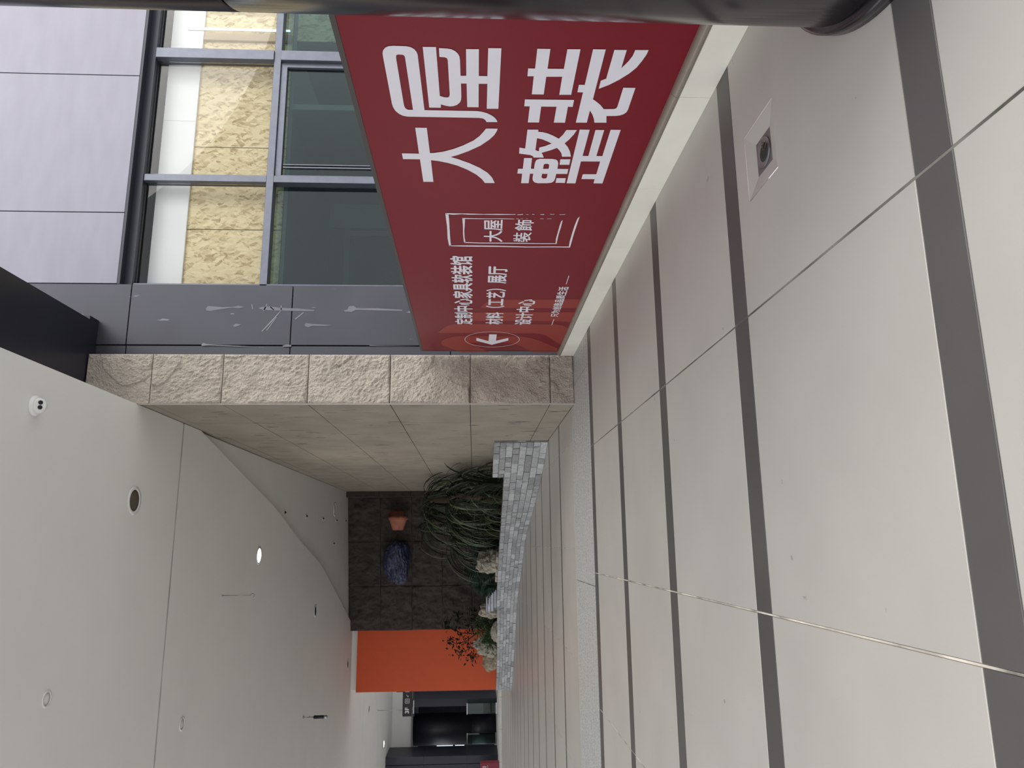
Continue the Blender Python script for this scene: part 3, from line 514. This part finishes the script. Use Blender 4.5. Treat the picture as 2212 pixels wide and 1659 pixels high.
def text_on(s, q, bold, name='lettering'):
    """fit text into the wall quad q = start-top, start-bottom, end-top, end-bottom (y, z); one part per character"""
    ms = [text_mesh(c, bold) for c in s]
    for k, me in enumerate(ms):
        for v in me.vertices: v.co.x += k
    xs = [v.co.x for me in ms for v in me.vertices]; ys = [v.co.y for me in ms for v in me.vertices]
    x0, x1, y0, y1 = min(xs), max(xs), min(ys), max(ys)
    for me in ms:
        for v in me.vertices:
            u, t = (v.co.x-x0)/(x1-x0), (v.co.y-y0)/(y1-y0)
            yy = (q[1][0]+(q[3][0]-q[1][0])*u); zt = q[0][1]+(q[2][1]-q[0][1])*u; zb = q[1][1]+(q[3][1]-q[1][1])*u
            v.co = (-.003-v.co.z, yy, zb+(zt-zb)*t)
        me.materials.clear(); me.materials.append(M_white); obj(name, me, None, bn)
for s, q in TEXTS: text_on(s, q, .029 if len(s) > 1 else .016)

# ================================================================ ROUND COLUMN IN FRONT
t = thing('round_column', 'huge dark round metal-clad column close by at the frame edge', 'column', (2.745, 2.09, 0))
R0 = .835
obj('plinth_ring', add_lathe(BM(), [(R0+.03, 0), (R0+.03, .05), (R0+.015, .06), (R0-.05, .06)], 96), M_column, t)
for z0, z1 in ((.062, 2.43), (2.436, 4.82), (4.826, 7.135)):
    obj('cladding_drum', add_lathe(BM(), [(R0-.006, z0), (R0, z0+.006), (R0, z1-.006), (R0-.006, z1)], 128), M_column, t)

# ================================================================ BRICK PLANTER
base = [(2.02, 14.72), (1.72, 15.5), (1.341, 16.628), (.84, 18.6), (.287, 21.141), (-.28, 22.6), (-.906, 23.87), (-1.45, 25.2), (-2.05, 26.3), (-3.107, 27.6), (-4.4, 29.15), (-5.60, 30.60)]
tops = [.84, .84, .83, .80, .75, .75, .745, .73, .71, .66, .63, .625]
fine = smooth(base, 16); tf = []
for i in range(len(base)-1):
    for s in range(16): tf.append(tops[i]+(tops[i+1]-tops[i])*s/16)
tf.append(tops[-1]); SL = [0]
for p, q in zip(fine, fine[1:]): SL.append(SL[-1]+math.hypot(q[0]-p[0], q[1]-p[1]))
def at(s):
    s = max(0, min(SL[-1]-1e-4, s)); i = max(k for k in range(len(SL)) if SL[k] <= s); t = (s-SL[i])/(SL[i+1]-SL[i])
    p, q = Vector(fine[i]), Vector(fine[i+1]); d = (q-p).normalized(); return p.lerp(q, t), d, tf[i]+(tf[i+1]-tf[i])*t
S_STEP = 1.66
pw = thing('brick_planter', 'low curved planter wall of grey bricks, higher at its stone wall end', 'planter', (0, 0, 0))
def wallmesh(b, s0, s1, zf, inner, outer, n=60):
    prev = None
    for k in range(n+1):
        s = s0+(s1-s0)*k/n; p, d, h = at(s); nn = Vector((-d.y, d.x)); z = zf(h)
        a, c = p+nn*outer, p-nn*inner
        cur = [b.verts.new((a.x, a.y, 0)), b.verts.new((a.x, a.y, z)), b.verts.new((c.x, c.y, z)), b.verts.new((c.x, c.y, 0))]
        if prev:
            for i in range(3): b.faces.new((prev[i], cur[i], cur[i+1], prev[i+1]))
        else: b.faces.new(cur)
        prev = cur
    b.faces.new(list(reversed(prev))); bmesh.ops.recalc_face_normals(b, faces=b.faces[:]); return b
obj('mortar_core', wallmesh(BM(), 0.02, SL[-1], lambda h: h-.008, .24, -.012), M_mortar, pw)
obj('mortar_core', wallmesh(BM(), 0.02, S_STEP-.01, lambda h: 1.082, .24, -.0125, 12), M_mortar, pw)
brick_me = []
for k in range(8):
    b = add_box(BM(), -.5, .5, -.02, .055, -.5, .5)
    for v in b.verts: v.co += Vector((0, random.uniform(-.010, .010) if v.co.y < 0 else 0, 0))
    me = bpy.data.meshes.new('brick'); b.normal_update(); b.to_mesh(me); b.free(); me.materials.append(M_brick); brick_me.append(me)
bricks = []
for row in range(8):
    s = .03+random.uniform(0, .0); smax = S_STEP if row >= 6 else SL[-1]
    s += 0
    while s < smax-.05:
        L = random.choice((.24, .30, .46, .52)) if s < 12 else random.choice((.22, .36, .42, .46))
        if s == .03 and row % 2: L = .17
        L = min(L, smax-s); 
        if smax-s-L < .12: L = smax-s
        p, d, h = at(s+L/2); ht = .137 if row >= 6 else h/6; z = .84+(row-6+.5)*.126 if row >= 6 else (row+.5)*ht
        if row >= 6: ht = .126
        bricks.append((s, p, d, L, z, ht)); s += L
bricks.sort(key=lambda q: (q[0] > 3.2, q[0]) if False else q[0])
far = BM()
for i, (s, p, d, L, z, ht) in enumerate(bricks):
    ang = math.atan2(d.y, d.x)+math.pi; inw = random.uniform(-.004, .006); nn = Vector((-d.y, d.x)); pos = Vector((p.x+nn.x*inw, p.y+nn.y*inw, z))
    # local -y of the brick must face outward (nn): rotate so that local x runs along -d
    if i < 298: obj('brick', random.choice(brick_me), None, pw, pos, (0, 0, ang), (L-.011, 1, ht-.011))
    else:
        mt = Matrix.Translation(pos) @ Matrix.Rotation(ang, 4, 'Z') @ Matrix.Diagonal((L-.011, 1, ht-.011, 1)); n0 = len(far.verts)
        add_box(far, -.5, .5, -.02, .055, -.5, .5); far.verts.ensure_lookup_table()
        for v in far.verts[n0:]: v.co = mt @ v.co
obj('far_bricks', far, M_brick, pw, kind='stuff')
for s in (9.2, 9.75, 10.3, 10.85):
    p, d, h = at(s); b = add_box(BM(), -.25, .25, -.10, .10, 0, .10); bmesh.ops.bevel(b, geom=b.edges[:], offset=.02, segments=2, affect='EDGES')
    obj('coping_stone', b, M_rock, pw, (p.x-(-d.y)*.30, p.y-d.x*.30, h-.04), (0, 0, math.atan2(d.y, d.x)))
soil = [tuple(Vector(p)+Vector((0, 0))) for p in fine[::4]]
si = []
for k in range(0, len(fine)-1, 4):
    p, q = Vector(fine[k]), Vector(fine[k+1]); d = (q-p).normalized(); si.append(tuple(p-Vector((-d.y, d.x))*.23))
poly = si+[(-5.3, 30.95), (-3.4, 30.95), (-3.3, 30.55), (1.78, 29.3), (1.8, 28.9), (2.0, 28.9)]
so = obj('planting_soil', add_prism(BM(), poly, .02, .56), M_soil); setp(so, 'dark soil bed filling the curved planter behind the grey bricks', 'soil', kind='stuff')

# ---------------------------------------------------------------- plants
def blade_mesh(name, L, w, th0, th1, seg=10, m=M_leaf, ex=1.5):
    """long blade that leaves the ground at angle th0 and bends over to th1"""
    b = BM(); prev = None; x = z = 0.
    for k in range(seg+1):
        t = k/seg; th = math.radians(th0+(th1-th0)*t**ex)
        if k: x += L/seg*math.cos(th); z += L/seg*math.sin(th)
        ww = w*(.6+.8*t if t < .4 else .92*(1-((t-.4)/.6)**1.7))+.002
        cur = [b.verts.new((x, -ww/2, z+ww*.18)), b.verts.new((x, 0, z)), b.verts.new((x, ww/2, z+ww*.18))]
        if prev: b.faces.new((prev[0], cur[0], cur[1], prev[1])); b.faces.new((prev[1], cur[1], cur[2], prev[2]))
        prev = cur
    for f in b.faces: f.smooth = True
    me = bpy.data.meshes.new(name); b.normal_update(); b.to_mesh(me); b.free(); me.materials.append(m); return me
M_leafb = mat('pale_blade_leaf', (.045, .064, .025), .45, var=.25, scale=3, rnd=.3)
BL = [blade_mesh('leaf', L, w, a, c, m=mm) for L, w, a, c, mm in ((1.9, .055, 84, -35, M_leaf), (1.6, .05, 72, -60, M_leafb), (2.2, .06, 80, -75, M_leaf), (1.3, .05, 60, -30, M_leaf), (1.75, .055, 78, -85, M_leafb), (2.0, .045, 87, 10, M_leaf))]
BD = [blade_mesh('leaf', L, w, a, c, m=mm, ex=.75) for L, w, a, c, mm in ((1.7, .05, 62, -88, M_leaf), (1.4, .045, 40, -89, M_leafb), (1.9, .05, 70, -86, M_leafb), (1.2, .045, 20, -88, M_leaf), (1.5, .05, 50, -70, M_leaf), (1.8, .05, 66, -89, M_leaf))]
def arching(loc, n, sc, lab, rad=.2, zc=0):
    t = thing('arching_grass', lab, 'plant', loc, group='arching long-leaved plants in the planter')
    obj('stem', add_tube(BM(), [(0, 0, 0), (0, .02, zc*.5+.12), (0, 0, zc+.25)], [rad*.6, rad*.35, rad*.3], 9), M_bark, t)
    for k in range(n):
        a = k*2.39996+random.uniform(-.3, .3); s = sc*random.uniform(.6, 1.12); r_ = rad*random.random()
        hi = zc and k % 5 < 3; mesh_ = (BD if hi else BL)[(k*7) % 6]; ext = max(v.co.x for v in mesh_.vertices)+.05; ca = math.cos(a)
        room = (2.0-loc[0]-r_*ca) / (ext*ca) if ca > .05 else 9
        if room < .3: a += math.pi; room = 9
        s = min(s, room)
        obj('leaf', (BD if hi else BL)[(k*7) % 6], None, t, (r_*math.cos(a), r_*math.sin(a), (zc if hi else 0)+.05+random.uniform(0, .25)), (random.uniform(-.25, .25), random.uniform(-.12, .3), a), (s, s, s))
    return t
Z0 = .56
arching((1.45, 17.9, Z0), 64, 1.05, 'arching dark plant nearest the high end of the brick planter')
arching((1.20, 19.3, Z0), 130, 1.1, 'arching dark plant second along from the stone wall end', .3, 1.25)
arching((.95, 20.9, Z0), 140, 1.1, 'large arching plant spilling green blades over the brick planter top', .3, 1.3)
arching((1.30, 22.4, Z0), 120, 1.2, 'tallest arching plant close against the smooth stone wall', .3, 2.0)
arching((.35, 22.9, Z0), 130, 1.1, 'arching plant left of the others beside the pale rock', .3, 1.3)
arching((.75, 25.2, Z0), 90, 1.2, 'thin dark arching plant at the back below the terracotta pot', .3, 2.3)
arching((-.05, 24.6, Z0), 50, .95, 'arching plant directly behind the large pale pitted rock', .25)

def leaf_card(L, w, m, name):
    b = BM(); pr = [(0, 0), (.3, .8), (.55, 1), (.8, .6), (1, 0)]
    c = [b.verts.new((L*t, 0, .12*L*math.sin(t*3.1))) for t, _ in pr]; l = [b.verts.new((L*t, w/2*q, .12*L*math.sin(t*3.1)+.1*w)) for t, q in pr[1:-1]]; r = [b.verts.new((L*t, -w/2*q, .12*L*math.sin(t*3.1)+.1*w)) for t, q in pr[1:-1]]
    for s in (l, r):
        b.faces.new((c[0], s[0], c[1])); b.faces.new((c[1], s[0], s[1], c[2])); b.faces.new((c[2], s[1], s[2], c[3])); b.faces.new((c[3], s[2], c[4]))
    me = bpy.data.meshes.new(name); b.normal_update(); b.to_mesh(me); b.free(); me.materials.append(m); return me
def foliage(b, pts, L, w, n, spread):
    for p in pts:
        for k in range(n):
            q = Vector(p)+Vector([random.gauss(0, spread) for _ in range(3)]); a, e, r = random.uniform(0, 6.28), random.uniform(-.6, .9), random.uniform(-.6, .6)
            mt = Matrix.Translation(q) @ Matrix.Rotation(a, 4, 'Z') @ Matrix.Rotation(-e, 4, 'Y') @ Matrix.Rotation(r, 4, 'X'); s = random.uniform(.7, 1.25)
            cs_ = [b.verts.new(mt @ Vector(v)) for v in ((0, 0, 0), (L*s*.45, w*s/2, .02), (L*s, 0, 0), (L*s*.45, -w*s/2, .02))]
            b.faces.new((cs_[0], cs_[1], cs_[2])); b.faces.new((cs_[0], cs_[2], cs_[3]))
    return b
# bright tuft behind the step
t = thing('leafy_tuft', 'small fresh green leafy tuft just behind the step in the brick planter', 'plant', (1.66, 16.55, .56))
tm = blade_mesh('leaf', .42, .035, 55, -20, 6, M_leaf2)
for k in range(48):
    s = random.uniform(.6, 1.15); obj('leaf', tm, None, t, (random.uniform(-.16, .16), random.uniform(-.3, .3), .05+random.uniform(0, .12)), (0, random.uniform(-.5, .4), k*2.4), (s, s, s))
obj('stem', add_tube(BM(), [(0, 0, 0), (0, 0, .15)], .04, 8), M_bark, t)
# ferns by the pale rock
def fern(loc, n, L, lab, m=M_leaf2):
    t = thing('fern', lab, 'plant', loc, group='ferns behind the planter')
    b = BM()
    ax_ = [b.verts.new((L*.8*(k/13), 0, L*(1.35*(k/13)-.95*(k/13)**2))) for k in range(14)]
    for k in range(1, 13):
        u = k/13; w_ = .26*L*math.sin(u*3.0)+.02; p = ax_[k].co
        for sgn in (1, -1): b.faces.new((ax_[k-1], ax_[k], b.verts.new((p.x+.09*L, sgn*w_, p.z-.05))))
    me = bpy.data.meshes.new('frond'); b.normal_update(); b.to_mesh(me); b.free(); me.materials.append(m)
    for k in range(n):
        s = random.uniform(.75, 1.1); obj('frond', me, None, t, (0, 0, .1), (0, random.uniform(-.8, .1), k*6.283/n+random.uniform(-.2, .2)), (s, s, s))
    obj('stem', add_tube(BM(), [(0, 0, 0), (0, 0, .18)], .05, 8), M_bark, t)
M_fern = mat('dull_fern_green', (.045, .085, .06), .6, var=.3, scale=6)
fern((-.95, 25.5, .56), 22, 1.25, 'dull green fern between the pale rock and the metal trough', M_fern)
fern((-1.5, 27.0, .56), 18, .95, 'small dark fern leaning over the metal trough', M_fern)
fern((.05, 24.9, .56), 20, 1.3, 'fern half hidden behind the arching plants and pale rock', M_fern)
# shrubs in front of the orange wall
def shrub(loc, branches, L, w, n, spread, m, lab):
    t = thing('shrub', lab, 'plant', loc); fol = BM(); tips = []
    for br in branches:
        obj('branch', add_tube(BM(), br, [.03-.02*i/(len(br)-1) for i in range(len(br))], 6), M_bark, t)
        for a, c in zip(br[1:], br[2:]+[br[-1]]): tips += [a, ((a[0]+c[0])/2, (a[1]+c[1])/2, (a[2]+c[2])/2)]
    foliage(fol, tips, L, w, n, spread); obj('foliage', fol, m, t, kind='stuff'); return t
br = [[(0, 0, 0), (.05, 0, .6), (.0, 0, 1.0), (.15, 0, 1.35), (.35, 0, 1.6)], [(0, 0, 0), (-.2, 0, .5), (-.35, .05, .95), (-.3, 0, 1.45), (-.1, 0, 1.85), (.15, .0, 2.0)], [(0, 0, 0), (-.4, 0, .5), (-.75, 0, .9), (-.95, -.05, 1.25), (-1.05, 0, 1.5)],
      [(0, 0, .2), (.3, .1, .7), (.45, 0, 1.05)], [(0, 0, .2), (-.6, .1, .65), (-1.05, 0, .8), (-1.25, 0, 1.05)], [(-.3, 0, .8), (-.6, 0, 1.2), (-.7, 0, 1.6), (-.6, 0, 1.8)]]
M_shrub = mat('dark_shrub_leaf', (.018, .03, .014), .45, var=.4, scale=4)
shrub((-3.0, 29.3, .56), br, .19, .085, 9, .10, M_shrub, 'dark twiggy shrub standing against the orange wall')
br2 = [[(0, 0, 0), (dx*.5, 0, .25), (dx, dy, .45+dz)] for dx, dy, dz in ((-.45, 0, .1), (-.2, -.1, .25), (.1, 0, .3), (.35, 0, .1), (-.6, 0, -.1), (.5, 0, -.1), (0, -.15, .05))]
shrub((-3.05, 28.55, .56), br2, .15, .06, 22, .13, M_leaf2, 'bushy mid-green shrub low among the pale rocks')
shrub((-3.55, 28.85, .56), [[(0, 0, 0), (0, 0, .3), (-.15, 0, .5)], [(0, 0, 0), (-.2, 0, .2), (-.4, 0, .3)]], .14, .05, 12, .10, M_leaf2, 'thin leafy sprig hanging over the holed rock')

def rock(name, loc, r, seed, m, lab, cat='rock', sub=4, rough=.35, rot=0, **k):
    b = BM(); bmesh.ops.create_icosphere(b, subdivisions=sub, radius=1)
    for v in b.verts:
        q = v.co*1.15+Vector((seed*5.3, seed, 0)); d = 1+rough*noise.fractal(q, .8, 2, 5)+rough*.5*(abs(noise.noise(q*2.2))-.25); v.co = Vector((v.co.x*r[0], v.co.y*r[1], v.co.z*r[2]))*d
    for f in b.faces: f.smooth = False
    o = obj(name, b, m, None, loc, (0, 0, rot)); return setp(o, lab, cat, k.get('group'))
rock('pale_rock', (-.58, 24.05, .98), (.36, .32, .44), 1, M_rock, 'large pale pitted rock beside the arching plants')
rock('pale_rock', (-2.36, 27.6, .86), (.27, .24, .42), 2, M_rock, 'smooth whitish rock leaning next to the metal trough', rot=.4)
rock('pale_rock', (-3.72, 29.0, 1.0), (.36, .28, .46), 3, M_rock, 'pale holed rock in front of the orange wall', rough=.5)
rock('pale_rock', (-4.28, 29.5, .80), (.42, .26, .34), 4, M_rock2, 'tan rock farthest along at the end of the planter')
rock('low_rock', (-3.15, 28.1, .66), (.36, .18, .20), 5, M_rock, 'low flat pale rock under the green shrub')
rock('wall_rock', (-.66, 29.62, 4.50), (.86, .34, .50), 12, M_blue, 'big dark blue speckled rock fixed high on the dark stone wall', sub=5, rough=.24, rot=-.24)
# terracotta pot lying on its side on the wall
t = thing('terracotta_pot', 'broken terracotta pot fixed sideways on the dark wall above the plants', 'pot', (.55, 29.12, 4.43))
mx = Matrix.Rotation(math.pi/2, 4, 'Y')
obj('pot_body', add_lathe(BM(), [(.20, 0), (.215, .02), (.33, .38), (.37, .39), (.385, .50), (.34, .50), (.31, .42)], 36, mx, cap=True), M_terra, t)
obj('pot_base', add_lathe(BM(), [(.19, -.005), (.205, .0), (.2, .01)], 30, mx), M_terra, t)
b = BM(); add_lathe(b, [(.36, .50), (.385, .51), (.33, .74), (.30, .74)], 30, mx, cap=False)
bmesh.ops.delete(b, geom=[v for v in b.verts if v.co.y < -.06 or v.co.z < -.25], context='VERTS'); obj('broken_shard', b, M_terra, t)
obj('wall_bracket', add_box(BM(), .1, .3, .2, .44, -.05, .05), M_fdark, t)
# metal water trough
t = thing('metal_trough', 'grey metal trough with ribbed front between the ferns and whitish rock', 'trough', (-1.95, 27.35, .56))
box('trough_body', -.42, .36, 0, .5, 0, .50, M_steel, t, bev=.01)
for k in range(4): box('rib', -.42, .36, -.02, 0, .10+k*.11, .13+k*.11, M_frame, t)

# ================================================================ FAR END
for a in range(8): box('step_slab', -16+a*1.6, -14.4+a*1.6-.01, 41.8, 43.4, -.0, .13, M_pale, floor, bev=.01)
box('platform_top', -16, -3.2, 43.4, 56, 0, .14, M_pale, floor)
t = thing('round_column', 'dark round column far off on the pale step beyond the orange wall', 'column', (-11.03, 48.45, .14))
obj('cladding_drum', add_lathe(BM(), [(.9, 0), (.9, 1.45)], 64), M_far, t); obj('cladding_drum', add_lathe(BM(), [(.9, 1.46), (.9, 4.98)], 64), M_far, t)
wl = thing('wall_left', kind='structure')
for z0, z1 in ((0, 1.86), (1.87, 4.25), (4.26, 6.36)):
    box('clad_panel', -11.9, -11.50, 44.32, 46.4, z0, z1, M_far, wl); box('clad_panel', -14.3, -11.93, 44.32, 44.8, z0, z1, M_far, wl); box('clad_panel', -17, -14.33, 44.32, 44.8, z0, z1, M_far, wl)
wx = thing('wall_far', kind='structure')
box('bulkhead', -16, -6.6, 47.35, 47.6, 5.22, 6.355, M_ceil, wx); box('bulkhead_soffit', -16, -6.6, 47.2, 52, 5.12, 5.215, M_jamb, wx)
for x0, x1 in ((-16, -13.4), (-13.38, -11), (-10.98, -8.6), (-8.58, -6.2), (-6.18, -3.8)):
    for z0, z1 in ((.14, 2.4), (2.42, 5.1)): box('clad_panel', x0, x1, 52, 52.3, z0, z1, M_far, wx)
box('clad_panel', -9.3, -8.9, 46.2, 52, .14, 5.1, M_far, wx); box('cross_panel', -16, -3.8, 55, 55.2, 0, 6.355, M_far, wx)
t = thing('box_on_pier', 'small white wall box on the dark pier beside the orange wall', 'box', (-7.85, 44.9, 2.25)); box('casing', -.1, .1, 0, .12, 0, .22, M_plastic, t, bev=.01); box('opening', -.04, .04, -.005, 0, .05, .09, M_lens, t)
box('dark_pier', -8.25, -6.2, 45.02, 45.4, 0, 5.9, M_far, wx)
def railing(x0, x1, y, z0, z1, lab):
    t = thing('glass_railing', lab, 'railing', (x0, y, z0), group='glass railings at the far end')
    box('glass_panel', 0, x1-x0, 0, .02, .08, z1-z0-.05, M_rail, t); box('handrail', -.02, x1-x0+.02, -.02, .04, z1-z0-.05, z1-z0, M_steel, t)
    box('shoe_rail', -.02, x1-x0+.02, -.03, .05, 0, .08, M_steel, t)
railing(-9.62, -9.05, 45.6, .14, 1.9, 'green glass railing right of the far round column')
railing(-11.45, -10.9, 46.6, .14, 1.9, 'sliver of green glass railing left of the far round column')
for k, (z0, z1) in enumerate(((2.1, 2.7), (2.85, 3.9))):
    o = box('far_window', -13.3, -12.75, 51.9, 51.98, z0, z1, M_white2, wx)
# hanging 3F sign
t = thing('hanging_sign', 'black hanging sign reading 3F with white pictograms beyond the orange wall', 'sign', (-8.49, 40, 4.63))
box('sign_panel', 0, 2.6, 0, .10, 0, .46, M_black, t, bev=.006)
box('lower_bar', 0, 2.6, .02, .08, -.14, -.05, M_black, t); box('bar_strip', .12, .75, .015, .02, -.115, -.075, M_steel, t)
for x in (.3, 2.2): obj('suspension_rod', add_tube(BM(), [(x, .05, .46), (x, .05, 1.73)], .012, 8), M_steel, t)
for x in (.3, 2.2): obj('lower_link', add_tube(BM(), [(x, .05, -.06), (x, .05, 0)], .012, 8), M_steel, t)
me = text_mesh('3F', .03); ax = [v.co.x for v in me.vertices]; ay = [v.co.y for v in me.vertices]
for v in me.vertices: v.co = (.14+(v.co.x-min(ax))/(max(ax)-min(ax))*.29, -.004-v.co.z, .13+(v.co.y-min(ay))/(max(ay)-min(ay))*.21)
me.materials.clear(); me.materials.append(M_white); obj('lettering', me, None, t)
def frame2(b, x0, x1, z0, z1, w_):
    for q in ((x0, x1, z0, z0+w_), (x0, x1, z1-w_, z1), (x0, x0+w_, z0, z1), (x1-w_, x1, z0, z1)): add_box(b, q[0], q[1], -.005, 0, q[2], q[3])
for x in (.62, 1.16, 1.7):
    b = BM(); frame2(b, x, x+.22, .12, .34, .02); frame2(b, x+.06, x+.16, .18, .28, .018); obj('pictogram', b, M_white, t)
b = BM(); add_tube(b, [(.93, -.004, .18), (1.03, -.004, .28)], .01, 5); add_box(b, .93, .94, -.006, 0, .18, .25); add_box(b, .93, 1.0, -.006, 0, .17, .18); obj('arrow', b, M_white, t)
# cherry display stand
t = thing('display_stand', 'dark red display stand with small white print in the bottom corner', 'stand', (-11.95, 42.4, 0))
box('stand_body', -.9, .55, 0, .5, .0, 1.14, M_cherry, t, bev=.01)
b = BM()
for k in range(3): add_box(b, .22+.07*k, .25+.07*k, -.004, 0, .82, 1.02)
add_box(b, .1, .45, -.004, 0, .74, .755)
for k in range(3): add_box(b, .25, .30, -.004, 0, .32+.07*k, .36+.07*k)
obj('small_print', b, M_white, t)
